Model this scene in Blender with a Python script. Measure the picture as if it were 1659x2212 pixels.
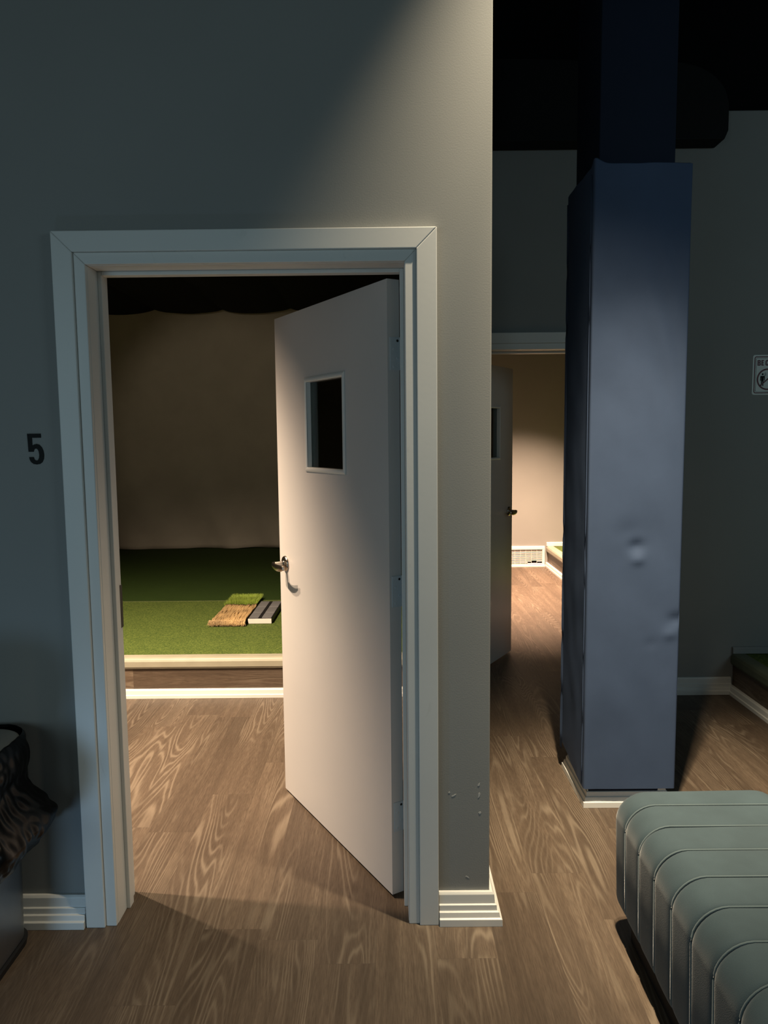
import bpy, bmesh, math, random
from mathutils import Vector, Matrix, noise
random.seed(7)
for o in list(bpy.data.objects): bpy.data.objects.remove(o)
S = bpy.context.scene
C = S.collection
S.view_settings.view_transform = 'Standard'
S.view_settings.look = 'None'
S.view_settings.gamma = 1
S.view_settings.use_curve_mapping = False
S.view_settings.exposure = 0.0

# ------------------------------------------------------------ camera
def make_camera():
    pitch, yaw, roll, f = math.radians(5.74136), math.radians(0.20909), math.radians(-0.57949), 1615.27
    cam = bpy.data.cameras.new('camera'); co = bpy.data.objects.new('camera', cam); C.objects.link(co)
    cam.sensor_fit = 'VERTICAL'; cam.sensor_height = 36; cam.lens = f / 2212 * 36
    rx = Matrix(((1, 0, 0), (0, math.cos(pitch), -math.sin(pitch)), (0, math.sin(pitch), math.cos(pitch))))
    ry = Matrix(((math.cos(yaw), 0, math.sin(yaw)), (0, 1, 0), (-math.sin(yaw), 0, math.cos(yaw))))
    rz = Matrix(((math.cos(roll), -math.sin(roll), 0), (math.sin(roll), math.cos(roll), 0), (0, 0, 1)))
    M = rz @ rx @ ry
    def w(r): return Vector((r[0], r[2], -r[1]))
    X, Y, Z = w(M[0]), -w(M[1]), -w(M[2])
    R = Matrix((X, Y, Z)).transposed().to_4x4()
    co.matrix_world = Matrix.Translation((0, -2.263, 1.547)) @ R
    cam.clip_start = 0.05
    S.camera = co
make_camera()

# ------------------------------------------------------------ light
W = bpy.data.worlds.new('world'); S.world = W; W.use_nodes = True
W.node_tree.nodes['Background'].inputs[0].default_value = (0.60, 0.80, 0.80, 1)
W.node_tree.nodes['Background'].inputs[1].default_value = 0.072
def light(kind, name, loc, aim, power, col, **kw):
    l = bpy.data.lights.new(name, kind); l.energy = power; l.color = col
    for k, v in kw.items(): setattr(l, k, v)
    o = bpy.data.objects.new(name, l); C.objects.link(o); o.location = loc
    o.rotation_euler = (Vector(aim) - Vector(loc)).to_track_quat('-Z', 'Y').to_euler()
    return o
WARM = (1.0, 0.80, 0.55); PINK = (1.0, 0.74, 0.53); COOL = (0.62, 0.88, 1.0)
# ceiling track spots of the lobby, room behind the open door, and the far room
light('SPOT', 'lobby_spot', (0.60, -0.37, 3.80), (0.92, -0.36, 0), 460, (1.0, 0.84, 0.60), spot_size=math.radians(76), spot_blend=0.9, shadow_soft_size=0.03)
light('SPOT', 'lobby_spot', (0.60, -0.25, 3.80), (1.24, 0.36, 0), 930, WARM, spot_size=math.radians(42), spot_blend=0.9, shadow_soft_size=0.03)
light('SPOT', 'bay_spot', (-1.67, 0.27, 2.95), (-1.55, 1.45, 0), 620, PINK, spot_size=math.radians(94), spot_blend=1.0, shadow_soft_size=0.025)
light('SPOT', 'bay_spot', (-1.80, 0.72, 2.95), (-1.6, 2.0, 0), 900, (1.0, 0.78, 0.55), spot_size=math.radians(98), spot_blend=1.0, shadow_soft_size=0.025)
light('SPOT', 'far_room_spot', (1.35, 4.95, 2.95), (1.5, 5.25, 0), 2700, (1.0, 0.66, 0.45), spot_size=math.radians(88), spot_blend=1.0, shadow_soft_size=0.04)
# added fill spot with no visible fixture, brightens the impact screen
light('SPOT', 'screen_fill', (-1.75, 3.4, 2.90), (-1.75, 6.6, 1.62), 20, (1.0, 0.86, 0.66), spot_size=math.radians(58), spot_blend=0.6, shadow_soft_size=0.02)
# daylight from the shop front, behind and left of the camera
light('AREA', 'window_daylight', (-2.6, -4.6, 1.5), (-0.2, 0.5, 1.3), 25, COOL, shape='RECTANGLE', size=2.2, size_y=1.8)
light('AREA', 'right_cool_fill', (3.9, -3.0, 2.6), (0.8, 2.8, 1.5), 18, COOL, shape='RECTANGLE', size=1.6, size_y=1.4)  # added cool fill from the right, brightens the far door's face
light('AREA', 'low_cool_fill', (-1.34, -1.15, 0.12), (-0.95, 0, 0.45), 2.3, (0.40, 0.68, 1.0), shape='RECTANGLE', size=0.22, size_y=0.14)  # small cool lamp added near the floor, source unseen; tints wall and casing foot

# ------------------------------------------------------------ materials
def lin(r, g, b):
    f = lambda c: c / 12.92 if c <= 0.04045 else ((c + 0.055) / 1.055) ** 2.4
    return (f(r / 255), f(g / 255), f(b / 255), 1)
class NT:
    def __init__(s, name):
        s.m = bpy.data.materials.new(name); s.m.use_nodes = True; s.t = s.m.node_tree; s.t.nodes.clear()
        s.out = s.n('ShaderNodeOutputMaterial')
    def n(s, typ, **kw):
        o = s.t.nodes.new(typ)
        for k, v in kw.items(): setattr(o, k, v)
        return o
    def l(s, a, b): s.t.links.new(a, b)
    def math(s, op, a, b=None, clamp=False):
        o = s.n('ShaderNodeMath', operation=op, use_clamp=clamp)
        for i, v in enumerate((a, b)):
            if v is None: continue
            if isinstance(v, (int, float)): o.inputs[i].default_value = v
            else: s.l(v, o.inputs[i])
        return o.outputs[0]
    def ramp(s, fac, stops):
        r = s.n('ShaderNodeValToRGB'); e = r.color_ramp.elements
        while len(e) < len(stops): e.new(0.5)
        for k, (p, c) in enumerate(stops): e[k].position = p; e[k].color = c
        s.l(fac, r.inputs[0]); return r.outputs[0]
    def noise(s, vec, scale, detail=2, rough=0.5, dist=0.0):
        o = s.n('ShaderNodeTexNoise'); o.inputs['Scale'].default_value = scale; o.inputs['Detail'].default_value = detail
        o.inputs['Roughness'].default_value = rough; o.inputs['Distortion'].default_value = dist
        if vec is not None: s.l(vec, o.inputs['Vector'])
        return o.outputs[0]
    def mapping(s, vec, scale=(1, 1, 1), loc=(0, 0, 0), rot=(0, 0, 0)):
        o = s.n('ShaderNodeMapping'); o.inputs['Scale'].default_value = scale; o.inputs['Location'].default_value = loc
        o.inputs['Rotation'].default_value = rot
        s.l(vec, o.inputs['Vector']); return o.outputs[0]
    def mix(s, fac, a, b, mode='MIX'):
        o = s.n('ShaderNodeMix', data_type='RGBA', blend_type=mode)
        for i, v in ((0, fac), (6, a), (7, b)):
            if isinstance(v, (int, float, tuple)): o.inputs[i].default_value = v
            else: s.l(v, o.inputs[i])
        return o.outputs[2]
    def bump(s, h, strength=0.3, dist=0.01):
        o = s.n('ShaderNodeBump'); o.inputs['Strength'].default_value = strength; o.inputs['Distance'].default_value = dist
        s.l(h, o.inputs['Height']); return o.outputs[0]
    def bsdf(s, col, rough=0.5, normal=None, metallic=0.0, spec=0.5, **kw):
        o = s.n('ShaderNodeBsdfPrincipled')
        for k, v in (('Base Color', col), ('Roughness', rough), ('Metallic', metallic), ('Specular IOR Level', spec)):
            if isinstance(v, (int, float, tuple)): o.inputs[k].default_value = v
            else: s.l(v, o.inputs[k])
        if normal is not None: s.l(normal, o.inputs['Normal'])
        for k, v in kw.items(): o.inputs[k].default_value = v
        s.l(o.outputs[0], s.out.inputs[0]); return s.m
    @property
    def obj(s): return s.n('ShaderNodeTexCoord').outputs['Object']

def m_paint(name, c, rough=0.55, var=0.06, bump=0.12, bscale=180, spec=0.35, scuff=0.0):
    t = NT(name); v = t.obj
    a = t.noise(v, 1.7, 3)
    c2 = tuple(x * (1 - var) for x in c[:3]) + (1,); c3 = tuple(min(1, x * (1 + var)) for x in c[:3]) + (1,)
    col = t.ramp(a, [(0.3, c2), (0.7, c3)])
    if scuff:
        s1 = t.noise(t.mapping(v, (3, 3, 1.2)), 6.0, 3, 0.6, 1.5)
        k = t.ramp(s1, [(0.66, (0, 0, 0, 1)), (0.74, (1, 1, 1, 1))])
        col = t.mix(t.math('MULTIPLY', k, scuff), col, tuple(x * 0.55 for x in c[:3]) + (1,))
    return t.bsdf(col, rough, t.bump(t.noise(v, bscale, 2), bump, 0.002), spec=spec)

def m_wood(name, axis='Y', gaps=True, tint=1.0):
    """vinyl plank with cathedral grain; planks run along `axis`"""
    t = NT(name); v = t.obj
    sp = t.n('ShaderNodeSeparateXYZ'); t.l(v, sp.inputs[0])
    x, y, z = sp.outputs
    if axis == 'Y': across, along, w = x, y, 0.182
    elif axis == 'X': across, along, w = z, x, 0.30       # a riser facing y
    else: across, along, w = z, y, 0.30                   # a riser facing x
    L = 1.22
    X = t.math('DIVIDE', t.math('ADD', across, 0.045), w); ci = t.math('FLOOR', X)
    wn = t.n('ShaderNodeTexWhiteNoise', noise_dimensions='1D'); t.l(ci, wn.inputs['W'])
    Y = t.math('ADD', t.math('DIVIDE', along, L), wn.outputs[0]); ri = t.math('FLOOR', Y)
    cb = t.n('ShaderNodeCombineXYZ'); t.l(ci, cb.inputs[0]); t.l(ri, cb.inputs[1])
    w2 = t.n('ShaderNodeTexWhiteNoise', noise_dimensions='2D'); t.l(cb.outputs[0], w2.inputs['Vector'])
    r1 = w2.outputs[0]
    pv = t.n('ShaderNodeCombineXYZ')
    t.l(t.math('ADD', across, t.math('MULTIPLY', r1, 23.0)), pv.inputs[0])
    t.l(along, pv.inputs[1])
    t.l(t.math('MULTIPLY', r1, 31.0), pv.inputs[2])
    P = pv.outputs[0]
    fld = t.noise(t.mapping(P, (6.0, 0.52, 1)), 1.0, 1.6, 0.4, 0.3)
    fine = t.noise(t.mapping(P, (60, 5, 1)), 1.0, 2, 0.5)
    ph = t.math('ADD', t.math('MULTIPLY', fld, 250.0), t.math('MULTIPLY', fine, 2.6))
    ring = t.math('ADD', t.math('MULTIPLY', t.math('SINE', ph), 0.5), 0.5)
    ringl = t.math('POWER', ring, 3.0)
    mask = t.ramp(t.noise(t.mapping(P, (6, 1.4, 1), (5, 2, 0)), 1.0, 2), [(0.44, (0.10, 0.10, 0.10, 1)), (0.60, (1, 1, 1, 1))])
    ringl = t.math('MULTIPLY', ringl, mask)
    streak = t.noise(t.mapping(P, (300, 20, 1)), 1.0, 3, 0.65)
    st = t.ramp(streak, [(0.36, (0, 0, 0, 1)), (0.66, (1, 1, 1, 1))])
    broad = t.noise(t.mapping(P, (26, 1.0, 1), (3, 0, 0)), 1.0, 3, 0.6)
    k = lambda c: tuple(a * tint for a in c) + (1,)
    base = t.ramp(broad, [(0.25, k((0.150, 0.112, 0.082))), (0.55, k((0.235, 0.178, 0.132))), (0.8, k((0.33, 0.26, 0.195)))])
    col = t.mix(t.math('MULTIPLY', st, 0.72), base, k((0.115, 0.083, 0.060)))
    col = t.mix(t.math('MULTIPLY', ringl, 0.55), col, k((0.46, 0.385, 0.30)))
    tone = t.ramp(r1, [(0.0, (0.38, 0.36, 0.34, 1)), (1.0, (0.58, 0.56, 0.53, 1))])
    col = t.mix(1.0, col, tone, 'MULTIPLY')
    if gaps:
        fx = t.math('FRACT', X); fy = t.math('FRACT', Y)
        ex = t.math('MINIMUM', fx, t.math('SUBTRACT', 1.0, fx))
        ey = t.math('MINIMUM', fy, t.math('SUBTRACT', 1.0, fy))
        g = t.math('MAXIMUM', t.math('LESS_THAN', ex, 0.0035), t.math('LESS_THAN', ey, 0.0006))
        col = t.mix(t.math('MULTIPLY', g, 0.45), col, k((0.06, 0.045, 0.034)))
    h = t.math('ADD', t.math('MULTIPLY', st, -0.6), t.math('MULTIPLY', ringl, 0.6))
    rough = t.math('ADD', t.math('MULTIPLY', streak, 0.15), 0.42)
    return t.bsdf(col, rough, t.bump(h, 0.22, 0.0012), spec=0.35)

def m_turf(name, a, b, sc=420, bump=0.9):
    t = NT(name); v = t.obj
    n1 = t.noise(v, sc, 2, 0.7); n2 = t.noise(v, 5, 3)
    c = t.ramp(n1, [(0.3, a), (0.55, tuple((p + q) / 2 for p, q in zip(a, b))), (0.72, b)])
    c = t.mix(t.math('MULTIPLY', n2, 0.35), c, tuple(x * 0.6 for x in a[:3]) + (1,))
    return t.bsdf(c, 0.8, t.bump(n1, bump, 0.006), spec=0.2)

def m_fabric(name, c, sheen=0.3, bscale=700, bstr=0.15, var=0.1, rough=0.85, wr=0.0, wrs=6):
    t = NT(name); v = t.obj
    n = t.noise(v, 3.5, 4, 0.6)
    col = t.ramp(n, [(0.3, tuple(x * (1 - var) for x in c[:3]) + (1,)), (0.7, tuple(x * (1 + var) for x in c[:3]) + (1,))])
    h = t.noise(v, bscale, 1)
    if wr: h = t.math('ADD', h, t.math('MULTIPLY', t.noise(t.mapping(v, (1, 1, 0.45)), wrs, 3, 0.5, 1.0), wr))
    return t.bsdf(col, rough, t.bump(h, bstr, 0.003), spec=0.25, **{'Sheen Weight': sheen, 'Sheen Roughness': 0.4})

def m_plain(name, c, rough=0.5, metallic=0.0, spec=0.5, var=0.05, **kw):
    t = NT(name); n = t.noise(t.obj, 9, 2)
    col = t.ramp(n, [(0.3, tuple(x * (1 - var) for x in c[:3]) + (1,)), (0.7, c[:3] + (1,) if len(c) == 4 else c + (1,))])
    return t.bsdf(col, rough, None, metallic, spec, **kw)

def m_glass():
    t = NT('glass')
    tr = t.n('ShaderNodeBsdfTransparent'); tr.inputs[0].default_value = (0.82, 0.86, 0.84, 1)
    gl = t.n('ShaderNodeBsdfGlossy'); gl.inputs['Roughness'].default_value = 0.02
    fr = t.n('ShaderNodeFresnel'); fr.inputs[0].default_value = 1.5
    mx = t.n('ShaderNodeMixShader'); t.l(fr.outputs[0], mx.inputs[0]); t.l(tr.outputs[0], mx.inputs[1]); t.l(gl.outputs[0], mx.inputs[2])
    t.l(mx.outputs[0], t.out.inputs[0]); return t.m

M = {}
M['wall'] = m_paint('grey_wall_paint', (0.245, 0.248, 0.235, 1), 0.6, 0.04, 0.10, 220)
M['black'] = m_plain('black_ceiling_paint', (0.004, 0.0045, 0.005, 1), 0.9, spec=0.1)
M['duct'] = m_plain('black_duct_paint', (0.006, 0.007, 0.007, 1), 0.7, spec=0.2)
M['trim'] = m_paint('white_trim_paint', (0.64, 0.64, 0.61, 1), 0.38, 0.05, 0.05, 60, 0.45, scuff=0.12)
M['door'] = m_paint('door_paint', (0.56, 0.54, 0.52, 1), 0.34, 0.03, 0.05, 130, 0.45, scuff=0.06)
M['hinge'] = m_paint('painted_hinge', (0.50, 0.54, 0.56, 1), 0.42, 0.10, 0.15, 260, 0.5, scuff=0.2)
M['floor'] = m_wood('vinyl_plank_floor')
M['riserX'] = m_wood('vinyl_plank_riser', 'X', tint=1.1)
M['riserY'] = m_wood('vinyl_plank_side_riser', 'Z', tint=1.1)
M['turf'] = m_turf('hitting_turf', (0.028, 0.058, 0.010, 1), (0.17, 0.215, 0.045, 1), 110)
M['turf2'] = m_turf('fairway_turf', (0.014, 0.034, 0.005, 1), (0.048, 0.085, 0.014, 1), 170, 0.7)
M['foam'] = m_plain('vinyl_bumper', (0.33, 0.31, 0.235, 1), 0.45, var=0.12)
M['bumper2'] = m_plain('turf_wrapped_bumper', (0.10, 0.12, 0.08, 1), 0.8, var=0.2)
M['screen'] = m_fabric('impact_screen_canvas', (0.52, 0.47, 0.40, 1), 0.1, 500, 0.12, 0.06, 0.9)
M['drape'] = m_fabric('black_drape', (0.006, 0.006, 0.007, 1), 0.0, 500, 0.1, 0.05, 0.95)
M['pad'] = m_fabric('navy_pad_fabric', (0.050, 0.078, 0.142, 1), 0.0, 900, 0.10, 0.08, 0.75, wr=0.35, wrs=3.5)
M['column'] = m_plain('navy_column_paint', (0.008, 0.014, 0.030, 1), 0.7, spec=0.2)
M['velvet'] = m_fabric('teal_velvet', (0.043, 0.068, 0.080, 1), 0.28, 500, 0.18, 0.18, 0.8)
M['piping'] = m_fabric('velvet_piping', (0.085, 0.12, 0.13, 1), 0.6, 500, 0.1, 0.1, 0.8)
M['plinth'] = m_plain('black_plinth', (0.006, 0.006, 0.006, 1), 0.7, spec=0.2)
M['chrome'] = m_plain('satin_nickel', (0.52, 0.48, 0.42, 1), 0.22, 1.0)
M['steel'] = m_plain('brushed_steel', (0.34, 0.35, 0.36, 1), 0.38, 1.0, var=0.15)
M['lid'] = m_plain('grey_lid', (0.15, 0.17, 0.17, 1), 0.4)
M['bag'] = m_plain('black_bag_plastic', (0.003, 0.003, 0.003, 1), 0.25, spec=0.22)
M['ink'] = m_plain('black_vinyl', (0.004, 0.004, 0.004, 1), 0.6, spec=0.2)
M['red'] = m_plain('dark_red_ink', (0.10, 0.006, 0.012, 1), 0.5)
M['sign'] = m_plain('sign_plate', (0.62, 0.66, 0.62, 1), 0.4)
M['bristle'] = m_plain('tan_bristle', (0.50, 0.33, 0.15, 1), 0.7, var=0.5)
M['blade'] = m_plain('green_blade', (0.34, 0.46, 0.07, 1), 0.5, var=0.5)
M['rubber'] = m_plain('black_rubber', (0.008, 0.008, 0.009, 1), 0.5)
M['greypad'] = m_plain('grey_sensor_top', (0.15, 0.15, 0.155, 1), 0.55, var=0.2)
M['white'] = m_plain('white_plastic', (0.66, 0.62, 0.58, 1), 0.4)
M['grille'] = m_plain('vent_white', (0.60, 0.57, 0.52, 1), 0.45)
M['beige'] = m_plain('wall_plate', (0.45, 0.40, 0.34, 1), 0.5)
M['dark'] = m_plain('dark_metal', (0.02, 0.018, 0.015, 1), 0.5, 0.6)
M['seam'] = m_plain('seam_tape', (0.20, 0.22, 0.10, 1), 0.7)
M['chip'] = m_plain('bare_plaster', (0.42, 0.42, 0.40, 1), 0.8)
M['glass'] = m_glass()

# ------------------------------------------------------------ mesh helpers
class MB:
    def __init__(s): s.v = []; s.f = []
    def add(s, vs, fs):
        b = len(s.v); s.v += [tuple(v) for v in vs]; s.f += [tuple(i + b for i in f) for f in fs]; return s
    def box(s, a, b):
        (x0, y0, z0), (x1, y1, z1) = a, b
        return s.add([(x0, y0, z0), (x1, y0, z0), (x1, y1, z0), (x0, y1, z0), (x0, y0, z1), (x1, y0, z1), (x1, y1, z1), (x0, y1, z1)],
                     [(0, 3, 2, 1), (4, 5, 6, 7), (0, 1, 5, 4), (1, 2, 6, 5), (2, 3, 7, 6), (3, 0, 4, 7)])
    def loft(s, rings, cap=True, closed=True):
        b = len(s.v); n = len(rings[0])
        for r in rings: s.v += [tuple(p) for p in r]
        for i in range(len(rings) - 1):
            for j in range(n if closed else n - 1):
                k = (j + 1) % n
                s.f.append((b + i * n + j, b + i * n + k, b + (i + 1) * n + k, b + (i + 1) * n + j))
        if cap:
            s.f.append(tuple(b + j for j in reversed(range(n)))); s.f.append(tuple(b + (len(rings) - 1) * n + j for j in range(n)))
        return s
    def tube(s, pts, r, n=10, cap=True):
        pts = [Vector(p) for p in pts]; rings = []; up = Vector((0, 0, 1))
        for i, p in enumerate(pts):
            d = (pts[min(i + 1, len(pts) - 1)] - pts[max(i - 1, 0)]).normalized()
            a = d.cross(up)
            if a.length < 1e-3: a = d.cross(Vector((1, 0, 0)))
            a.normalize(); b = d.cross(a).normalized()
            rr = r[i] if isinstance(r, (list, tuple)) else r
            rings.append([p + a * (math.cos(2 * math.pi * k / n) * rr) + b * (math.sin(2 * math.pi * k / n) * rr) for k in range(n)])
        return s.loft(rings, cap)
    def poly(s, pts, t, plane='xz', y=0.0):
        """flat outline (in x,z at depth y) extruded by t towards -y"""
        n = len(pts)
        vs = [(p[0], y, p[1]) for p in pts] + [(p[0], y - t, p[1]) for p in pts]
        fs = [tuple(range(n)), tuple(reversed(range(n, 2 * n)))] + [(i, n + i, n + (i + 1) % n, (i + 1) % n) for i in range(n)]
        return s.add(vs, fs)
    def build(s, name, mat, parent=None, bevel=0.0, smooth=False, seg=2, angle=30):
        me = bpy.data.meshes.new(name); me.from_pydata(s.v, [], s.f); me.validate(); me.update()
        bm = bmesh.new(); bm.from_mesh(me); bmesh.ops.recalc_face_normals(bm, faces=bm.faces); bm.to_mesh(me); bm.free()
        o = bpy.data.objects.new(name, me); C.objects.link(o); me.materials.append(mat)
        if smooth: me.polygons.foreach_set('use_smooth', [True] * len(me.polygons))
        if bevel:
            b = o.modifiers.new('bevel', 'BEVEL'); b.width = bevel; b.segments = seg; b.limit_method = 'ANGLE'; b.angle_limit = math.radians(angle)
        if parent: o.parent = parent
        return o
def tag(o, label=None, cat=None, group=None, kind=None):
    if label: o['label'] = label
    if cat: o['category'] = cat
    if group: o['group'] = group
    if kind: o['kind'] = kind
    return o
def empty(name, loc=(0, 0, 0), rz=0.0):
    o = bpy.data.objects.new(name, None); C.objects.link(o); o.location = loc; o.rotation_euler = (0, 0, rz)
    o.empty_display_size = 0.1; return o
def struct(o): o['kind'] = 'structure'; return o
def rrect(x0, x1, z0, z1, r, n=6):
    """rounded rectangle outline, r = (bl, br, tr, tl)"""
    pts = []
    for cx, cz, a0, rr in ((x0 + r[0], z0 + r[0], 180, r[0]), (x1 - r[1], z0 + r[1], 270, r[1]), (x1 - r[2], z1 - r[2], 0, r[2]), (x0 + r[3], z1 - r[3], 90, r[3])):
        for k in range(n + 1):
            a = math.radians(a0 + 90 * k / n); pts.append((cx + rr * math.cos(a), cz + rr * math.sin(a)))
    return pts

# ------------------------------------------------------------ shell
YB = 2.095; XC = 0.317; TW = 0.134
struct(MB().box((-5, -5.5, -0.06), (5, 7.2, 0)).build('floor', M['floor']))
struct(MB().box((-5, -5.5, 4.25), (5, 7.2, 4.35)).build('ceiling', M['black']))
def wall_with_door(name, xa, xb, da, db, dz, top, y0, y1):
    pts = [(xa, 0), (da, 0), (da, dz), (db, dz), (db, 0), (xb, 0), (xb, top), (xa, top)]
    return struct(MB().loft([[(x, y, z) for x, z in pts] for y in (y0, y1)]).build(name, M['wall'], bevel=0.004))
wall_with_door('wall_front', -4.4, XC, -0.905, 0.085, 2.085, 4.25, 0, TW)
struct(MB().box((0.17, TW, 0), (XC, 6.95, 4.25)).build('wall_partition', M['wall']))
XL, XR, ZB = 0.405, 1.330, 2.034
wall_with_door('wall_back', XC, 4.4, XL - 0.03, XR + 0.03, ZB + 0.02, 3.33, YB, YB + 0.14)
struct(MB().box((XC, YB + 0.05, 3.33), (4.4, YB + 0.14, 4.25)).build('wall_upper', M['black']))
struct(MB().box((XC, 6.5, 0), (4.4, 6.64, 4.25)).build('wall_far', M['wall']))
struct(MB().box((-4.4, 6.95, 0), (XC, 7.09, 4.25)).build('wall_rear', M['wall']))
struct(MB().box((-4.4, TW, 0), (-4.26, 6.95, 4.25)).build('wall_left', M['wall']))
struct(MB().box((4.26, YB + .14, 0), (4.4, 6.5, 4.25)).build('wall_right', M['wall']))
struct(MB().box((-4.26, 2.2, 3.30), (0.17, 6.95, 3.36)).build('ceiling_bay', M['black']))

# baseboard sweep: path of (x, y) points, room on the right-hand side of travel
PROF = [(0, .100), (.009, .100), (.014, .093), (.016, .064), (.021, .062), (.022, .044), (.028, .042), (.031, .026), (.037, .023), (.038, 0), (0, 0)]
def sweep(path, prof):
    rings = []; P = [Vector(p) for p in path]
    for i, p in enumerate(P):
        ns = []
        if i > 0: d = (p - P[i - 1]).normalized(); ns.append(Vector((d.y, -d.x)))
        if i < len(P) - 1: d = (P[i + 1] - p).normalized(); ns.append(Vector((d.y, -d.x)))
        n = ns[0] if len(ns) == 1 else (ns[0] + ns[1]) / (1 + ns[0].dot(ns[1]))
        rings.append([(p.x + n.x * d, p.y + n.y * d, z) for d, z in prof])
    return MB().loft(rings)
struct(sweep([(-4.3, 0), (-0.973, 0)], PROF).build('baseboard_left', M['trim'], bevel=0.0012))
struct(sweep([(0.155, 0), (XC, 0), (XC, YB)], PROF).build('baseboard_corner', M['trim'], bevel=0.0012))
struct(sweep([(1.40, YB), (2.045, YB)], PROF).build('baseboard_right', M['trim'], bevel=0.0012))
struct(sweep([(0.36, 6.5), (1.03, 6.5)], PROF).build('baseboard_far', M['trim'], bevel=0.0012))

# ------------------------------------------------------------ door frames
def frame(name, x0, x1, zt, yf, depth, label):
    """x0/x1 jamb faces, zt head soffit, yf wall face; casing stands on the wall face"""
    root = struct(empty(name, ((x0 + x1) / 2, yf, 0))); ox = root.location.x
    L = lambda p: (p[0] - ox, p[1] - yf, p[2])
    def ub(lo, hi, y0, y1, nm, bev=0.0025):
        # three mitred boards between offsets lo..hi outside the jamb
        b = MB()
        for pts in (((x0 - hi, 0), (x0 - lo, 0), (x0 - lo, zt + lo), (x0 - hi, zt + hi)),
                    ((x1 + lo, 0), (x1 + hi, 0), (x1 + hi, zt + hi), (x1 + lo, zt + lo)),
                    ((x0 - lo, zt + lo), (x1 + lo, zt + lo), (x1 + hi, zt + hi), (x0 - hi, zt + hi))):
            b.loft([[L((p[0], y, p[1])) for p in pts] for y in (yf + y0, yf + y1)])
        return b.build(nm, M['trim'], root, bev)
    ub(0.035, 0.095, -0.029, 0.0, 'outer_casing')
    ub(0.001, 0.035, -0.020, 0.0, 'inner_casing')
    ub(0.0, 0.020, -0.006, depth, 'jamb', 0.0015)
    ub(0.003, 0.085, depth - 0.02, depth + 0.012, 'rear_casing')
    b = MB(); ys, ye = 0.070, depth - 0.045
    b.box(L((x0, yf + ys, 0)), L((x0 + .012, yf + ye, zt))); b.box(L((x1 - .012, yf + ys, 0)), L((x1, yf + ye, zt)))
    b.box(L((x0 + .012, yf + ys, zt - .012)), L((x1 - .012, yf + ye, zt)))
    b.build('door_stop', M['trim'], root, 0.002)
    return root
f1 = frame('trim_1', -0.874, 0.058, 2.056, 0.0, 0.150, '')
MB().box((-0.872 + .409, .118, .935), (-0.870 + .409, .146, 1.075)).build('strike_plate', M['dark'], f1)
f2 = frame('trim_2', XL, XR, ZB, YB, 0.160, '')

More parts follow.
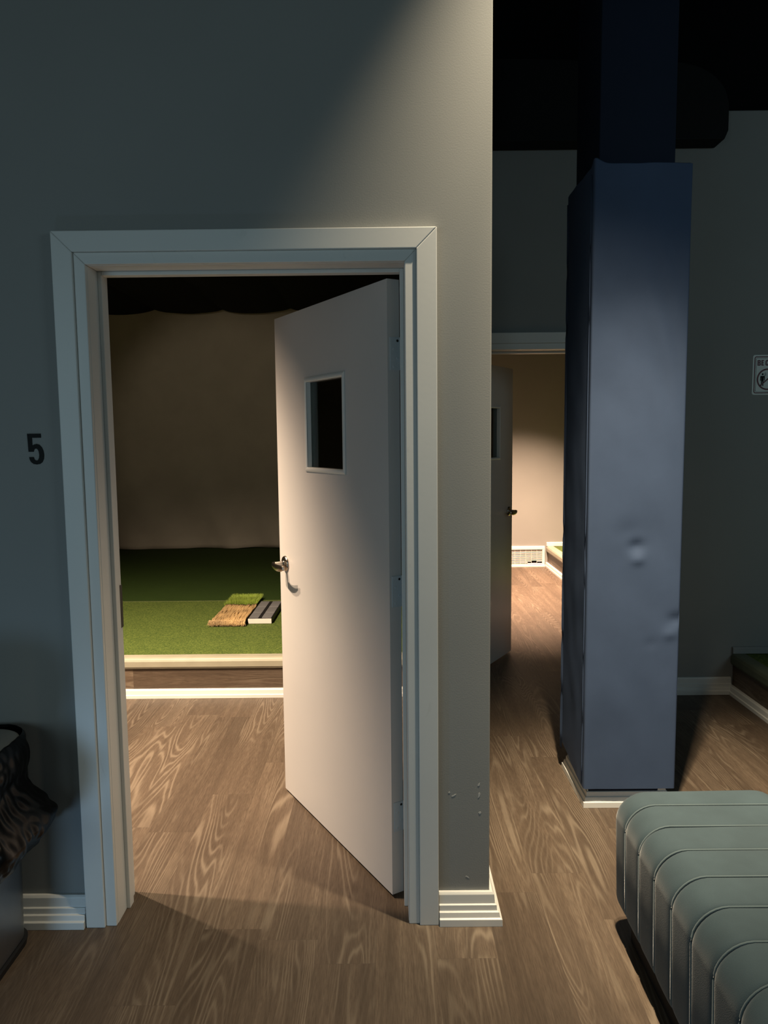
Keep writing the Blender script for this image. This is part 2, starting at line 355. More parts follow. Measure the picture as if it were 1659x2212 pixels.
# ------------------------------------------------------------ doors
def door(name, loc, rz, side, h=2.035, du=0.0):
    """side=+1: visible face looks to local +y (slab behind it); -1: visible face looks to local -y"""
    root = struct(empty(name, loc, rz)); Tk = 0.044
    Wd = 0.907; u0, u1, z0, z1 = 0.299, 0.609, 1.415, 1.751
    u0 += du; u1 += du; z0 += h - 2.035; z1 += h - 2.035
    zb, zt = 0.0, h - 0.012
    Y = lambda y: y * side
    b = MB()
    def bx(a0, a1, c0, c1, ya=0, yb=-Tk): b.box((a0, min(Y(ya), Y(yb)), c0), (a1, max(Y(ya), Y(yb)), c1))
    bx(0, u0, zb, zt); bx(u1, Wd, zb, zt); bx(u0, u1, zb, z0); bx(u0, u1, z1, zt)
    # weld the four pieces into a slab with a hole
    o = b.build('door_leaf', M['door'], root)
    bm = bmesh.new(); bm.from_mesh(o.data); bmesh.ops.remove_doubles(bm, verts=bm.verts, dist=1e-5)
    seen = {}
    for fc in list(bm.faces):
        k = tuple(round(c, 4) for c in fc.calc_center_median()); seen.setdefault(k, []).append(fc)
    bmesh.ops.delete(bm, geom=[g for l in seen.values() if len(l) > 1 for g in l], context='FACES')
    bmesh.ops.recalc_face_normals(bm, faces=bm.faces); bm.to_mesh(o.data); bm.free()
    # window moulding on both faces
    for ya, yb in ((0.007, -0.012), (-Tk + 0.012, -Tk - 0.007)):
        m = MB(); w = 0.011; t = 0.006
        prof = ((-w, 0.0), (-w, 0.6), (-w * 0.4, 1.0), (t * .3, 1.0), (t, 0.5), (t, 0.0))
        out_first = ya > -0.02
        rings = []
        cs = [(u0, z0, 1, 1), (u1, z0, -1, 1), (u1, z1, -1, -1), (u0, z1, 1, -1)]
        for (cu, cz, sx, sz) in cs + cs[:1]:
            ring = []
            for d, q in prof:
                face = 0.0 if out_first else -Tk
                yy = face + (0.007 * q if out_first else -0.007 * q)
                ring.append((cu + sx * d, Y(yy), cz + sz * d))
            rings.append(ring)
        m.loft(rings, cap=False)
        # glazing bead inside the opening
        yi0, yi1 = (0.004, -0.016) if out_first else (-Tk - 0.004, -Tk + 0.016)
        for (a0, a1, c0, c1) in ((u0, u0 + t, z0, z1), (u1 - t, u1, z0, z1), (u0 + t, u1 - t, z0, z0 + t), (u0 + t, u1 - t, z1 - t, z1)):
            m.box((a0, min(Y(yi0), Y(yi1)), c0), (a1, max(Y(yi0), Y(yi1)), c1))
        m.build('window_frame', M['trim'], root, 0.0008)
    g = MB(); g.box((u0 + .001, min(Y(-.019), Y(-.025)), z0 + .001), (u1 - .001, max(Y(-.019), Y(-.025)), z1 - .001)); tag(g.build('window_pane', M['glass'], root), 'clear glass pane')
    # levers on both faces
    hz = 1.010
    for fy, s in ((0, 1), (-Tk, -1)):
        y = lambda d: Y(fy + s * d)
        r = MB(); n = 28
        rings = []
        for rad, d in ((0.033, 0), (0.033, .003), (0.030, .008), (0.022, .011), (0.014, .013), (0.0115, .02), (0.0115, .048), (0.013, .052)):
            rings.append([(0.845 + rad * math.cos(2 * math.pi * k / n), y(d), hz + rad * math.sin(2 * math.pi * k / n)) for k in range(n)])
        r.loft(rings)
        hd = r.build('lever_handle', M['chrome'], root, smooth=True, bevel=0.0006); tag(hd, 'satin nickel lever handle')
        lv = MB(); rings = []; N = 14
        for k in range(N + 1):
            q = k / N; u = 0.856 - 0.118 * q; d = 0.055 + 0.010 * math.sin(q * 2.6) - 0.004 * q; zz = hz - 0.001 - 0.004 * math.sin(q * 3.1)
            hw = 0.0125 * (0.9 + 0.25 * math.sin(q * 3)) * (1 if q < .92 else .8); th = 0.0055 if q > .15 else 0.006
            rings.append([(u, y(d + th * math.sin(a) * 0.8), zz + hw * math.cos(a)) for a in [2 * math.pi * j / 12 for j in range(12)]])
        lv.loft(rings); lv.build('lever', M['chrome'], hd, smooth=True)
    # latch plate on the free edge
    lp = MB(); lp.box((Wd - .0005, min(Y(-.010), Y(-.034)), hz - .03), (Wd + .0015, max(Y(-.010), Y(-.034)), hz + .03)); lp.build('latch_plate', M['chrome'], root)
    # three hinges: leaf on the hinge edge and knuckle beyond it
    for zc in (h - .24, 1.035, 0.27):
        hb = MB(); hb.box((-0.002, min(Y(-.0085), Y(-.052)), zc - .051), (0.0003, max(Y(-.0085), Y(-.052)), zc + .051))
        hg = hb.build('hinge', M['hinge'], root, 0.0006); tag(hg, 'painted steel hinge')
        kn = MB(); kn.tube([(-0.004, Y(-.052), zc - .051), (-0.004, Y(-.052), zc + .051)], 0.006, 12); kn.build('knuckle', M['hinge'], hg, smooth=True, bevel=.0005)
        for dz, dy in ((.040, -.036), (.014, -.022), (-.014, -.036), (-.040, -.022)):
            sc = MB(); c = []
            for xx, rr in ((-.002, .0042), (-.0030, .0036), (-.0031, .0012), (-.0022, .001)):
                c.append([(xx, Y(dy) + rr * math.cos(a), zc + dz + rr * math.sin(a)) for a in [2 * math.pi * j / 14 for j in range(14)]])
            sc.loft(c); sc.build('screw', M['dark'] if dz == .040 else M['hinge'], hg, smooth=False)
    return root
d1 = door('door_1', (0.007, 0.114, 0.012), math.atan2(0.859, -0.512), +1)
d2 = door('door_2', (0.882 - .907 * .516, 2.98 - .907 * .856, 0.012), math.atan2(0.856, 0.516), -1, h=2.005, du=0.062)

d1['label'] = 'white door number five bay, standing open into the lit room'
d2['label'] = 'far white door half open beyond the padded column'
# chipped plaster near the wall end
wf = bpy.data.objects['wall_front']
for (x, z, w, hh, a) in ((0.204, .417, .010, .0022, .4), (0.283, .452, .006, .0032, .9), (0.283, .417, .004, .009, -.3), (0.286, .358, .005, .004, .2), (0.247, .144, .008, .002, -.4), (.189, .427, .004, .003, .3)):
    ps = [(x + (math.cos(t) * w * math.cos(a) - math.sin(t) * hh * math.sin(a)) * (.75 + .25 * math.sin(t * 3 + x * 90)), z + (math.cos(t) * w * math.sin(a) + math.sin(t) * hh * math.cos(a))) for t in [k * math.pi / 5 for k in range(10)]]
    MB().poly(ps, .0006, y=0.0).build('plaster_chip', M['chip'], wf)

# ------------------------------------------------------------ room number
pts5 = [(238, 336), (373, 336), (373, 377), (284, 377), (283, 456), (300, 443), (325, 437), (352, 445), (375, 470), (390, 505), (395, 545), (391, 585), (376, 617), (352, 636), (320, 642), (288, 636), (262, 615), (250, 590), (246, 567), (291, 567), (296, 588), (306, 599), (320, 603), (334, 596), (344, 575), (348, 545), (344, 512), (334, 490), (318, 482), (302, 490), (292, 515), (243, 515)]
k = 0.093 / 306
num = MB().poly([(-1.081 + (x - 238) * k, 1.567 - (y - 336) * k) for x, y in pts5], 0.002, y=0.0)
tag(num.build('door_number', M['ink']), 'black numeral 5 fixed to the grey wall left of the doorway', 'number')

# ------------------------------------------------------------ padded column
def pad_outline(x0, x1, y0, y1, r, n=5, per=26):
    base = rrect(x0, x1, y0, y1, (r, r, r, r), n); out = []
    for i, p in enumerate(base):
        q = base[(i + 1) % len(base)]; d = math.dist(p, q); m = max(1, int(d / 0.014))
        for j in range(m): out.append((p[0] + (q[0] - p[0]) * j / m, p[1] + (q[1] - p[1]) * j / m))
    return out
col = empty('padded_column', (0.99, 0.91, 0)); tag(col, 'square structural column wrapped in a navy fabric pad beside the ottoman', 'column')
cx0, cy0 = 0.99, 0.91
x0, x1, y0, y1 = 0.803 - cx0, 1.181 - cx0, 0.703 - cy0, 1.118 - cy0
outl = pad_outline(x0, x1, y0, y1, 0.010)
DENT = [((1.0, 0.70, 1.10), 0.030, 0.030), ((1.005, 0.70, 1.045), -0.018, 0.022), ((1.165, 0.70, 0.80), 0.022, 0.03), ((1.14, 0.70, 0.74), -0.016, 0.025), ((1.065, 0.70, 0.70), 0.006, 0.025), ((0.97, .70, 1.16), .010, .05)]
rings = []; NZ = 190
for i in range(NZ + 1):
    z = 0.088 + (2.572 - 0.088) * i / NZ; ring = []
    for (px, py) in outl:
        nx = (px / (x1)) if abs(px) > abs(py) * (x1 / y1) else 0; ny = 0 if nx else py / y1
        e = min(abs(abs(px) - x1), 1) if ny else min(abs(abs(py) - y1), 1)
        soft = min(1, e / 0.05)
        q = Vector((px * 3.2 + 5, py * 3.2, z * 1.6))
        dsp = soft * (0.006 * noise.noise(q) + 0.003 * noise.noise(q * 3 + Vector((9, 2, 1)) + Vector((z * 2, 0, 0))))
        # slanting pull folds near the right edge of the front
        if ny < 0:
            dsp += 0.0035 * soft * math.exp(-((z - 1.9) / 0.45) ** 2) * math.exp(-((px - 0.12) / 0.07) ** 2) * math.sin(38 * (px * 1.6 + z * 0.55))
        dx, dy = (math.copysign(1, px) if nx else 0), (math.copysign(1, py) if ny else 0)
        for (c, dep, w) in DENT:
            if ny < 0:
                rr = ((px + cx0 - c[0]) ** 2 + ((z - c[2]) * 1.2) ** 2) / (w * w)
                dsp -= dep * 0.35 * math.exp(-rr)
        zz = z
        if i > NZ - 4:    # soft wavy top hem, left front corner standing up
            f = (i - NZ + 4) / 4
            zz += f * (0.006 * noise.noise(Vector((px * 9, py * 9, 3))) + 0.022 * math.exp(-(((px - x0) ** 2 + (py - y0) ** 2) / 0.0009)) - 0.0)
            dsp += f * 0.004 * noise.noise(Vector((px * 14, py * 14, 1)))
        if i < 6:
            f = 1 - i / 6
            if px < x0 + .03: zz += f * 0.05 * max(0, (py - y0) / (y1 - y0)) ** 2
        ring.append((px + dx * dsp, py + dy * dsp, zz))
    rings.append(ring)
b = MB(); b.loft(rings, cap=False)
# turned-in top and bottom hems
def inset(ring, d, dz):
    return [(p[0] - math.copysign(min(d, abs(p[0])), p[0]), p[1] - math.copysign(min(d, abs(p[1])), p[1]), p[2] + dz) for p in ring]
b.loft([rings[-1], inset(rings[-1], .004, .003), inset(rings[-1], .014, .002), inset(rings[-1], .03, -.03)], cap=False)
b.loft([rings[0], inset(rings[0], .008, -.002), inset(rings[0], .03, .01)], cap=False)
p = b.build('pad', M['pad'], col, smooth=True); tag(p, 'navy fabric covered foam pad')
# overlap seams on the left flank
for yy, w in ((y0 + 0.030, .0022), (y1 - 0.012, .004), (y1 - 0.03, .002)):
    sm = MB(); pts = [(x0 - 0.0015 + 0.003 * noise.noise(Vector((0, 0, z * 2))), yy, z) for z in [0.1 + 2.44 * k / 30 for k in range(31)]]
    sm.tube(pts, w, 8); sm.build('seam', M['pad'], p, smooth=True)
MB().box((0.830 - cx0, 0.735 - cy0, 0), (1.123 - cx0, 1.085 - cy0, 4.25)).build('post', M['column'], col, 0.004)
bb = sweep([(0.842 - cx0, 0.755 - cy0), (0.842 - cx0, 1.075 - cy0), (1.145 - cx0, 1.075 - cy0), (1.145 - cx0, 0.755 - cy0), (0.842 - cx0, 0.755 - cy0)][::-1], PROF)
# plain loop: four mitred runs
b = MB(); lo = 0.845 - cx0; hi = 1.14 - cx0; fo = 0.752 - cy0; ba = 1.07 - cy0
rings = []
for (px, py, sx, sy) in ((lo, fo, -1, -1), (hi, fo, 1, -1), (hi, ba, 1, 1), (lo, ba, -1, 1), (lo, fo, -1, -1)):
    rings.append([(px + sx * d, py + sy * d, z) for d, z in PROF])
b.loft(rings, cap=False); b.build('base_moulding', M['trim'], col, 0.001)

# ------------------------------------------------------------ ottoman
ott = empty('ottoman', (0.95, -0.50, 0)); tag(ott, 'grey teal velvet channel tufted bench ottoman in the right foreground', 'ottoman')
N = 9; pitch = 0.1205; ya = -0.022 + 0.50
def oring(y, ins, rnd=0.0):
    x0, x1, z0, z1 = 0.697 - .95, 1.205 - .95, 0.062, 0.452
    r = 0.085
    pts = rrect(x0 + ins, x1 - ins, z0 + ins * .6, z1 - ins, (0.06, 0.06, r, r), 9)
    out = []
    for (x, z) in pts:
        # flanks lean in a little towards the floor
        q = 1 - (z - z0) / (z1 - z0); x *= 1 - 0.035 * q * q
        out.append((x, y, z + 0.006 * (1 - (x / x1) ** 2)))
    return out
for i in range(N):
    yA = ya - i * pitch; b = MB(); rings = []
    K = 14
    for k in range(K + 1):
        t = k / K; s = abs(2 * t - 1)
        first = 0.055 if (i == 0 and t < .5) or (i == N - 1 and t > .5) else 0.006
        e = 6.0 if first < .02 else 3.2
        ins = first * (1 - (1 - s ** e) ** (1 / 1.6))
        rings.append([(p[0], p[1], p[2]) for p in oring(yA - pitch * t, ins)])
    # gentle unevenness
    for r_ in rings:
        for j, p_ in enumerate(r_):
            d = 0.004 * noise.noise(Vector((p_[0] * 9 + i * 3.1, p_[1] * 12, p_[2] * 9)))
            r_[j] = (p_[0] * (1 + d), p_[1], p_[2] + d * 1.1)
    b.loft(rings); b.build('channel_cushion', M['velvet'], ott, smooth=True)
    if i:
        ring = oring(yA, 0.0034); mb = MB(); mb.tube(ring + ring[:1], 0.0027, 6, cap=False); mb.build('piping', M['piping'], ott, smooth=True)
b = MB(); b.loft([[(x, y, z) for x, y in rrect(-0.215, 0.215, ya - N * pitch + .05, ya - .05, (.05, .05, .05, .05), 6)] for z in (0.0, 0.075)])
b.build('plinth', M['plinth'], ott, 0.003)

# ------------------------------------------------------------ waste bin with liner
bn = empty('waste_bin', (-1.29, -0.205, 0)); tag(bn, 'brushed steel waste bin with grey lid standing against the wall left of the doorway', 'bin')
def sup(a, c, z, r=0.07, n=8): return [(x, y, z) for x, y in rrect(-a, a, -c, c, (r, r, r, r), n)]
b = MB(); b.loft([sup(.155, .150, 0.02), sup(.160, .155, .025), sup(.172, .165, .63), sup(.172, .165, .64)]); b.build('body', M['steel'], bn, smooth=False, bevel=.002)
b = MB(); b.loft([sup(.165, .160, 0), sup(.168, .163, .02), sup(.160, .155, .022)]); b.build('base_ring', M['rubber'], bn)
b = MB(); b.loft([sup(.182, .158, .640, .09), sup(.186, .162, .643, .09), sup(.186, .162, .662, .09), sup(.181, .157, .666, .09)]); b.build('lid', M['lid'], bn, bevel=.001)
# bag: folded skirt over the rim
rings = []
NJ = 220; NI = 80
for i in range(NI + 1):
    q = i / NI; z = 0.672 - 0.345 * q
    out = 0.012 + 0.050 * math.sin(min(1, q / .12) * math.pi / 2) * (.35) + 0.020 * q + 0.050 * math.exp(-((q - 0.74) / 0.17) ** 2) - 0.02 * math.exp(-((q - 0.38) / 0.12) ** 2)
    if q > .93: out -= (q - .93) / .07 * 0.045
    ring = []
    base = rrect(-.176, .176, -.168, .168, (.08,) * 4, 8); n = len(base)
    L_ = []
    per = 0; seg = []
    for j in range(n): seg.append(math.dist(base[j], base[(j + 1) % n]))
    tot = sum(seg)
    for j in range(NJ):
        d = tot * j / NJ; m = 0
        while d > seg[m]: d -= seg[m]; m += 1
        p_, q_ = base[m], base[(m + 1) % n]; t = d / seg[m] if seg[m] else 0
        x, y = p_[0] + (q_[0] - p_[0]) * t, p_[1] + (q_[1] - p_[1]) * t
        a = Vector((x, y)).normalized()
        w = noise.noise(Vector((x * 13, y * 13, z * 5))) * .010 + abs(noise.noise(Vector((x * 34 + 4, y * 34, z * 20)))) * .010 + abs(noise.noise(Vector((x * 60, y * 60, z * 30)))) * .004
        o_ = out + w * (0.4 + q)
        if y > .1: o_ = min(o_, .022)
        ring.append((x + a.x * o_, y + a.y * o_, z + .018 * noise.noise(Vector((x * 12, y * 12, 7))) * (q if q > .6 else (1 - q) * .25)))
    rings.append(ring)
b = MB(); b.loft(rings, cap=False)
bg = b.build('bin_liner', M['bag'], None, smooth=True); bg.location = (-1.29, -0.205, 0)
so = bg.modifiers.new('solid', 'SOLIDIFY'); so.thickness = .0015
tag(bg, 'black plastic liner bag folded out over the rim of the steel bin', 'bag')

# ------------------------------------------------------------ raised turf platforms
def platform(name, x0, x1, y0, y1, face, label, front_mat, turf_split=None):
    """face 'y': riser looks to -y at y0; 'x': riser looks to -x at x0"""
    r = empty(name, (x0 if face == 'x' else (x0 + x1) / 2, y0, 0)); ox, oy, _ = r.location
    tag(r, label, 'platform')
    Lb = lambda b, a, c: b.box((a[0] - ox, a[1] - oy, a[2]), (c[0] - ox, c[1] - oy, c[2]))
    e = 0.035
    if face == 'y':
        Lb(b1 := MB(), (x0, y0 + .012, .04), (x1, y0 + .03, .20)); b1.build('riser_panel', M['riserX'], r)
        pr = [(0.0, .172), (-.016, .176), (-.024, .19), (-.024, .222), (-.016, .238), (0.0, .243), (.06, .243), (.06, .172)]
        b2 = MB(); b2.loft([[(x - ox, y0 + d + .02 - oy, z) for d, z in pr] for x in (x0, x1)]); b2.build('edge_bumper', front_mat, r, smooth=False, bevel=.004)
        pr = [(.012, .052), (-.006, .052), (-.010, .046), (-.013, .022), (-.019, .019), (-.020, 0), (.012, 0)]
        b3 = MB(); b3.loft([[(x - ox, y0 + d - oy, z) for d, z in pr] for x in (x0, x1)]); b3.build('base_trim', M['trim'], r, .001)
        ys = [y0 + .07] + ([turf_split] if turf_split else []) + [y1]
        for k in range(len(ys) - 1):
            Lb(bt := MB(), (x0, ys[k] + (.006 if k else 0), .19), (x1, ys[k + 1], .240)); bt.build('turf', M['turf'] if k == 0 else M['turf2'], r)
        if turf_split: Lb(bs := MB(), (x0, turf_split - .001, .19), (x1, turf_split + .007, .2404)); bs.build('turf_seam', M['seam'], r)
        Lb(bd := MB(), (x0, y0 + .031, .0), (x1, y1, .185)); bd.build('deck', M['plinth'], r)
    else:
        Lb(b1 := MB(), (x0 + .012, y0, .04), (x0 + .03, y1, .20)); b1.build('riser_panel', M['riserY'], r)
        pr = [(0.0, .172), (-.016, .176), (-.024, .19), (-.024, .222), (-.016, .238), (0.0, .243), (.06, .243), (.06, .172)]
        b2 = MB(); b2.loft([[(x0 + d + .02 - ox, y - oy, z) for d, z in pr] for y in (y0, y1)]); b2.build('edge_bumper', front_mat, r, bevel=.004)
        pr = [(.012, .052), (-.006, .052), (-.010, .046), (-.013, .022), (-.019, .019), (-.020, 0), (.012, 0)]
        b3 = MB(); b3.loft([[(x0 + d - ox, y - oy, z) for d, z in pr] for y in (y0, y1)]); b3.build('base_trim', M['trim'], r, .001)
        Lb(bt := MB(), (x0 + .07, y0, .19), (x1, y1, .240)); bt.build('turf', M['turf'], r)
        Lb(bd := MB(), (x0 + .031, y0, .01), (x1, y1, .185)); bd.build('deck', M['plinth'], r)
    return r
pf = platform('golf_platform', -4.25, 0.165, 2.095, 6.9, 'y', 'raised green turf platform with wood front seen through the open doorway', M['foam'], 3.68)
platform('golf_platform', 2.045, 4.2, -1.2, YB - .003, 'x', 'raised turf platform with wood side against the wall below the warning sign', M['bumper2'])
platform('golf_platform', 1.885, 4.2, 3.2, 6.497, 'x', 'raised turf platform in the far room beside the floor vent', M['foam'])
struct(sweep([(2.05, YB), (4.25, YB)], [(0, .283), (.008, .283), (.015, .275), (.017, .2435), (0, .2435)]).build('trim_3', M['wall'], bevel=.001))
struct(sweep([(1.885, 6.5), (4.2, 6.5)], [(0, .290), (.010, .290), (.015, .284), (.017, .2435), (0, .2435)]).build('trim_4', M['trim'], bevel=.001))

# ------------------------------------------------------------ impact screen and black canopy
b = MB(); NX, NZs = 150, 60; rings = []
for i in range(NZs + 1):
    z = 0.243 + (3.28 - 0.243) * i / NZs; row = []
    for j in range(NX + 1):
        x = -4.2 + 4.34 * j / NX
        low = math.exp(-(z - .24) / .5)
        y = 6.62 + 0.02 * noise.noise(Vector((x * .9, 0, z * .5))) + (0.012 + .10 * low) * noise.noise(Vector((x * 2.6 + z * 1.3, 3, z * .8))) - .05 * low
        row.append((x, y, z + (0.018 * abs(noise.noise(Vector((x * 2.1, 0, 0)))) if i == 0 else 0)))
    rings.append(row)
b.loft(rings, cap=False, closed=False)
sc = b.build('impact_screen', M['screen'], None, smooth=True); m_ = sc.modifiers.new('s', 'SOLIDIFY'); m_.thickness = .004
tag(sc, 'off white fabric impact screen hanging at the back of the turf bay', 'screen')
b = MB(); rings = []
for i in range(61):
    y = 3.0 + 3.5 * i / 60; row = []
    for j in range(241):
        x = -4.2 + 4.34 * j / 240
        s = abs(math.sin(math.pi * (x + .30) / 0.78)) ** 0.6
        z = 3.035 - 0.058 * s - .012 * noise.noise(Vector((x * 2, y, 0)))
        row.append((x, y, z))
    rings.append(row)
b.loft(rings, cap=False, closed=False)
cn = b.build('ceiling_drape', M['drape'], None, smooth=True); m_ = cn.modifiers.new('s', 'SOLIDIFY'); m_.thickness = .004
tag(cn, 'black fabric drape slung in scallops under the ceiling before the screen', 'drape')
b = MB(); rings = []
for i in range(9):
    z = 3.03 + .25 * i / 8
    rings.append([(-4.2 + 4.34 * j / 240, 6.50 + .01 * math.sin(j * .3), z - (.055 * abs(math.sin(math.pi * (-4.2 + 4.34 * j / 240 + .30) / .78)) ** .6 if i == 0 else 0)) for j in range(241)])
b.loft(rings, cap=False, closed=False)
vl = b.build('back_valance', M['drape'], cn, smooth=True); m_ = vl.modifiers.new('s', 'SOLIDIFY'); m_.thickness = .004

# ------------------------------------------------------------ hitting strip: brush mat, tuft mat, sensor box
ZT = 0.2405
def mat_at(name, loc, rz=0.0): return empty(name, loc, rz)
RZ = math.radians(0)
bm_ = empty('brush_mat', (-1.114, 3.10, ZT), RZ); tag(bm_, 'tan bristle hitting mat block on the green turf, in front of the green tuft mat', 'mat')
b = MB(); b.box((-.112, -.235, 0.0005), (.112, .235, .018)); b.build('backing', M['rubber'], bm_)
b = MB()
for i in range(19):                                   # combed ridges running back to front
    x = -.112 + .224 * i / 18
    pts = [(x + .005 * noise.noise(Vector((i, k * .7, 0))), -.25 + .49 * k / 12, .040 + .010 * noise.noise(Vector((i * 1.7, k * .5, 3))) - (.010 if k == 0 else 0)) for k in range(13)]
    pts = [(x - .002, -.262, .014 + .006 * noise.noise(Vector((i * 2.3, 0, 0))))] + pts
    b.tube(pts, .0078, 6)
b.build('bristle_top', M['bristle'], bm_, smooth=True)
b = MB()
for i in range(1500):                                 # fringe fibres on the front and left sides
    if random.random() < .6: x = random.uniform(-.135, .12); y = -.245 + random.uniform(-.01, .01); d = Vector((random.gauss(-.1, .25), -random.uniform(.5, 1.1), -random.uniform(.5, 1)))
    else: x = -.115; y = random.uniform(-.25, .22); d = Vector((-random.uniform(.3, 1.0), random.gauss(0, .25), -random.uniform(.6, 1)))
    z = .040 + random.uniform(-.016, .004); L = random.uniform(.020, .040); d.normalize()
    p0 = Vector((x, y, z)); p2 = p0 + d * L
    if p2.z < .001: p2.z = .001
    w = .0013
    b.add([p0 + Vector((w, 0, 0)), p0 - Vector((w, 0, 0)), p0 + Vector((0, w, w)), p2], [(0, 1, 3), (1, 2, 3), (2, 0, 3), (0, 2, 1)])
tag(b.build('fringe', M['bristle'], bm_), kind='stuff')
gm = empty('tuft_mat', (-1.135, 3.56, ZT), RZ); tag(gm, 'bright green tufted turf block behind the tan bristle mat', 'mat')
b = MB(); b.box((-.113, -.165, 0), (.113, .165, .024)); b.build('backing', M['turf2'], gm)
b = MB()
for i in range(5200):
    x = random.uniform(-.125, .125); y = random.uniform(-.18, .18)
    p0 = Vector((x * .93, y * .96, .022)); tip = Vector((x + random.gauss(0, .008), y + random.gauss(0, .008) - .004, random.uniform(.040, .056))); w = .0014
    a = random.uniform(0, 6.28); wv = Vector((math.cos(a) * w, math.sin(a) * w, 0))
    b.add([p0 + wv, p0 - wv, (p0 + tip) / 2 + wv.cross(Vector((0, 0, 1))) * .8, tip], [(0, 1, 3), (1, 2, 3), (2, 0, 3), (0, 2, 1)])
tag(b.build('blades', M['blade'], gm), kind='stuff')
sb = empty('swing_sensor', (-0.905, 3.19, ZT), RZ); tag(sb, 'grey and black swing sensor box with white front edge right of the bristle mat', 'sensor')
b = MB(); b.box((-.085, -.27, 0), (.085, .285, .038)); b.build('housing', M['rubber'], sb, .004)
for (a0, a1) in ((-.079, -.012), (.012, .079)):
    for (c0, c1) in ((-.262, -.098), (-.092, .090), (.096, .276)):
        b = MB(); b.box((a0, c0, .038), (a1, c1, .0405)); b.build('top_tile', M['greypad'], sb, .001)
b = MB(); b.box((-.083, -.276, .002), (.083, -.270, .036)); tag(b.build('front_strip', M['white'], sb, .001), 'white front strip')

# ------------------------------------------------------------ floor vent in the far room
vt = empty('floor_vent', (1.45, 6.5, 0)); tag(vt, 'white slatted air return grille set in the far baseboard, one slat missing', 'vent')
X0, X1 = 1.035 - 1.45, 1.862 - 1.45
b = MB(); b.box((X0, -.030, .0), (X1, 0, .028)); b.box((X0, -.042, 0), (X1, -.03, .018)); b.box((X0, -.026, .205), (X1, 0, .232)); b.box((X0, -.026, .028), (X0 + .028, 0, .205)); b.box((X1 - .03, -.026, .028), (X1, 0, .205))
b.box((X0, -.018, .232), (X1, 0, .246)); b.build('frame', M['trim'], vt, .0015)
MB().box((X0 + .028, -.004, .028), (X1 - .03, -.001, .205)).build('backing', M['ink'], vt)
for k in range(12):
    z = .036 + k * .0142
    if k == 1:
        segs = [(X0 + .028, X1 - .20)]
    elif k == 2:
        segs = [(X0 + .028, X1 - .16), (X1 - .092, X1 - .03)]
    else: segs = [(X0 + .028, X1 - .03)]
    b = MB()
    for a0, a1 in segs:
        b.add([(a0, -.006, z + .005), (a1, -.006, z + .005), (a1, -.018, z - .0035), (a0, -.018, z - .0035), (a0, -.006, z + .0065), (a1, -.006, z + .0065), (a1, -.018, z - .002), (a0, -.018, z - .002)],
              [(0, 1, 2, 3), (7, 6, 5, 4), (0, 4, 5, 1), (1, 5, 6, 2), (2, 6, 7, 3), (3, 7, 4, 0)])
    b.build('slat', M['grille'], vt)
for k in range(12):
    x = X1 - .03 - .065 * (k + 1)
    if x > X0 + .03: MB().box((x, -.0205, .028), (x + .004, -.0175, .205)).build('rib', M['grille'], vt)

# ------------------------------------------------------------ far room: plate glimpsed through the door window
pl = MB().box((1.215, 6.486, 1.58), (1.30, 6.5, 1.70)).build('wall_plate', M['beige'], None, .002)
tag(pl, 'small beige wall plate glimpsed through the window of the far door', 'wall plate')

# ------------------------------------------------------------ duct and pipes under the ceiling
dk = MB()
prof = []
for k in range(9):
    a = math.radians(90 - 78 * k / 8); prof.append((1.55 + .31 * math.cos(a), 3.31 + .22 * math.sin(a)))
prof += [(1.865, 3.31), (1.865, 3.175), (1.845, 3.128), (-0.2 + .55, 3.128), (-0.2 + .55, 3.565)]
dk.poly(prof, 0.13, y=YB + 0.0)
d_ = dk.build('air_duct', M['duct'], None, .006)
d_.location.y = -.004
tag(d_, 'black painted air duct with rounded end running above the back doorway', 'duct')
for (a, c, r, lb) in (((1.70, 1.2, 3.62), (2.9, 1.6, 4.12), .02, 'thin black conduit slanting up from the duct toward the ceiling'), ((1.8, -.3, 4.14), (3.2, 2.0, 4.14), .035, 'thicker black pipe running along the ceiling at upper right')):
    tag(MB().tube([a, c], r, 10).build('ceiling_pipe', M['duct'], None, smooth=True), lb, 'pipe')

# ------------------------------------------------------------ warning sign on the back wall
sg = empty('warning_sign', (2.24, YB, 1.879)); tag(sg, 'white warning sign with dark red border and barred circle, cut off at the right', 'sign')
ox, oz = 2.24, 1.879
b = MB(); b.poly([(x, z) for x, z in rrect(-.133, .133, -.113, .113, (.012,) * 4, 5)], .002, y=0); b.build('plate', M['sign'], sg)
def ring(x0, x1, z0, z1, r, w, mat, nm, y=-.002):
    o = rrect(x0, x1, z0, z1, (r,) * 4, 8); i = rrect(x0 + w, x1 - w, z0 + w, z1 - w, (max(r - w, .0005),) * 4, 8); n = len(o); m = MB()
    vs = [(p[0], y, p[1]) for p in o] + [(p[0], y, p[1]) for p in i] + [(p[0], y - .0006, p[1]) for p in o] + [(p[0], y - .0006, p[1]) for p in i]
    fs = []
    for j in range(n):
        k = (j + 1) % n
        fs += [(2 * n + j, 3 * n + j, 3 * n + k, 2 * n + k), (j, k, n + k, n + j), (j, 2 * n + j, 2 * n + k, k), (n + j, n + k, 3 * n + k, 3 * n + j)]
    m.add(vs, fs); return m.build(nm, mat, sg)
ring(-.124, .124, -.105, .105, .012, .0055, M['red'], 'border')
ring(-.114, .114, -.096, .096, .007, .0016, M['ink'], 'inner_line')
K = .0001675                                           # metres per crop pixel
def P(x, y): return (-.133 + (x - 1040) * K, .113 - (y - 425) * K)
def glyph(lines, nm, mat):
    m = MB()
    for pts in lines: m.poly([P(*p) for p in pts], .0008, y=-.002)
    return m.build(nm, mat, sg)
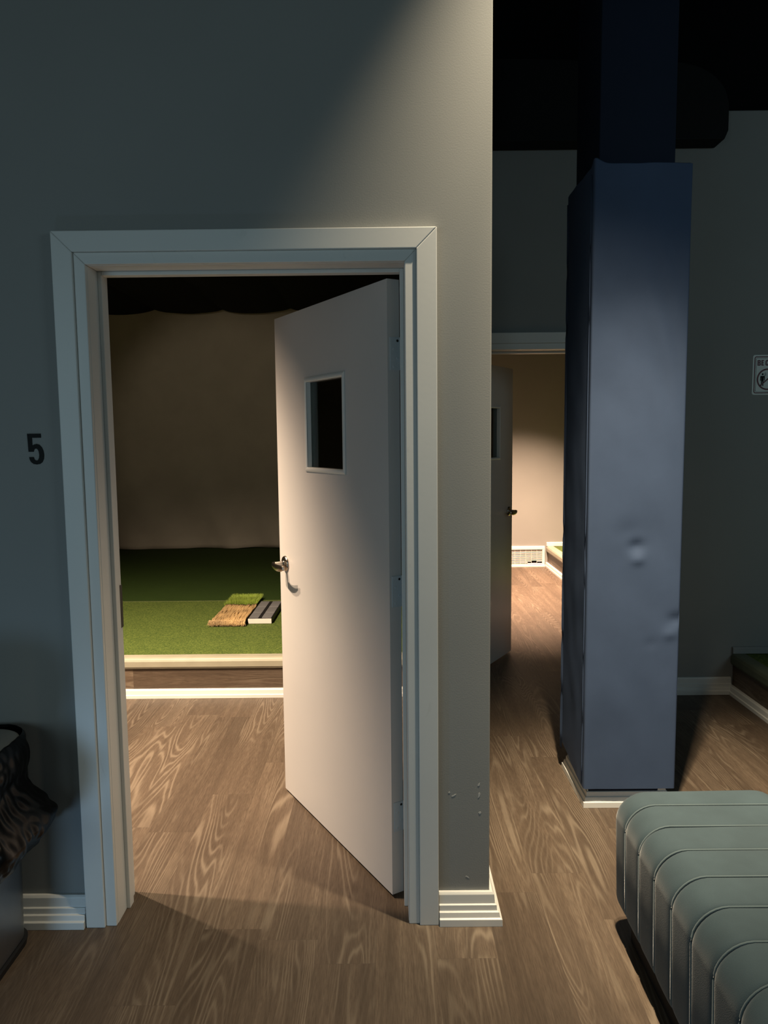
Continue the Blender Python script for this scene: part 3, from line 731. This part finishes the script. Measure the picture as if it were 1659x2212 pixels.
glyph([[(1200, 600), (1290, 600), (1308, 625), (1308, 670), (1295, 692), (1312, 715), (1312, 765), (1290, 788), (1200, 788), (1200, 700), (1240, 700), (1240, 755), (1262, 755), (1268, 740), (1268, 718), (1262, 708), (1240, 705), (1240, 675), (1262, 672), (1267, 655), (1262, 636), (1240, 634), (1240, 699), (1200, 699)]], 'lettering', M['red'])
glyph([[(1332, 600), (1415, 600), (1415, 640), (1372, 640), (1372, 672), (1408, 672), (1408, 712), (1372, 712), (1372, 746), (1415, 746), (1415, 786), (1332, 786)]], 'lettering', M['red'])
glyph([[(1585, 665), (1545, 665), (1545, 640), (1530, 630), (1515, 645), (1515, 745), (1530, 758), (1545, 745), (1545, 715), (1585, 715), (1585, 755), (1565, 785), (1530, 792), (1490, 782), (1470, 750), (1470, 640), (1490, 605), (1530, 593), (1568, 602), (1585, 635)]], 'lettering', M['red'])
cxp, czp = P(1560, 1250)
o_, i_ = .0615, .0530; m = MB(); n = 48
vs = [(cxp + r * math.cos(2 * math.pi * j / n), y, czp + r * math.sin(2 * math.pi * j / n)) for y in (-.002, -.0028) for r in (o_, i_) for j in range(n)]
fs = []
for j in range(n):
    k = (j + 1) % n; fs += [(2 * n + j, 3 * n + j, 3 * n + k, 2 * n + k), (j, 2 * n + j, 2 * n + k, k), (n + j, n + k, 3 * n + k, 3 * n + j)]
m.add(vs, fs); m.build('barred_circle', M['red'], sg)
m = MB(); a = Vector((1, 0, .88)).normalized(); nrm = Vector((-a.z, 0, a.x)) * .0035
q0 = Vector((cxp, 0, czp)) - a * .056; q1 = Vector((cxp, 0, czp)) + a * .056
m.poly([(v.x, v.z) for v in (q0 - nrm, q1 - nrm, q1 + nrm, q0 + nrm)], .0012, y=-.002); m.build('slash', M['red'], sg)
body = [(1330, 1135), (1450, 1135), (1470, 1160), (1468, 1290), (1445, 1300), (1440, 1190), (1430, 1190), (1425, 1480), (1395, 1485), (1388, 1310), (1380, 1310), (1370, 1470), (1330, 1480), (1345, 1450), (1345, 1190), (1338, 1190), (1332, 1300), (1310, 1295), (1312, 1160)]
head = [(1391 + 33 * math.cos(t * math.pi / 8), 1078 + 33 * math.sin(t * math.pi / 8)) for t in range(16)]
rays = []
for (p0, p1) in (((1450, 1050), (1505, 1020)), ((1458, 1068), (1520, 1055)), ((1460, 1088), (1518, 1088)), ((1455, 1105), (1515, 1115)), ((1445, 1120), (1490, 1140))):
    d = Vector((p1[0] - p0[0], p1[1] - p0[1])).normalized(); nn = Vector((-d.y, d.x)) * 5
    rays.append([(p0[0] + nn.x, p0[1] + nn.y), (p1[0] + nn.x, p1[1] + nn.y), (p1[0] - nn.x, p1[1] - nn.y), (p0[0] - nn.x, p0[1] - nn.y)])
glyph([body, head] + rays, 'pictogram', M['ink'])
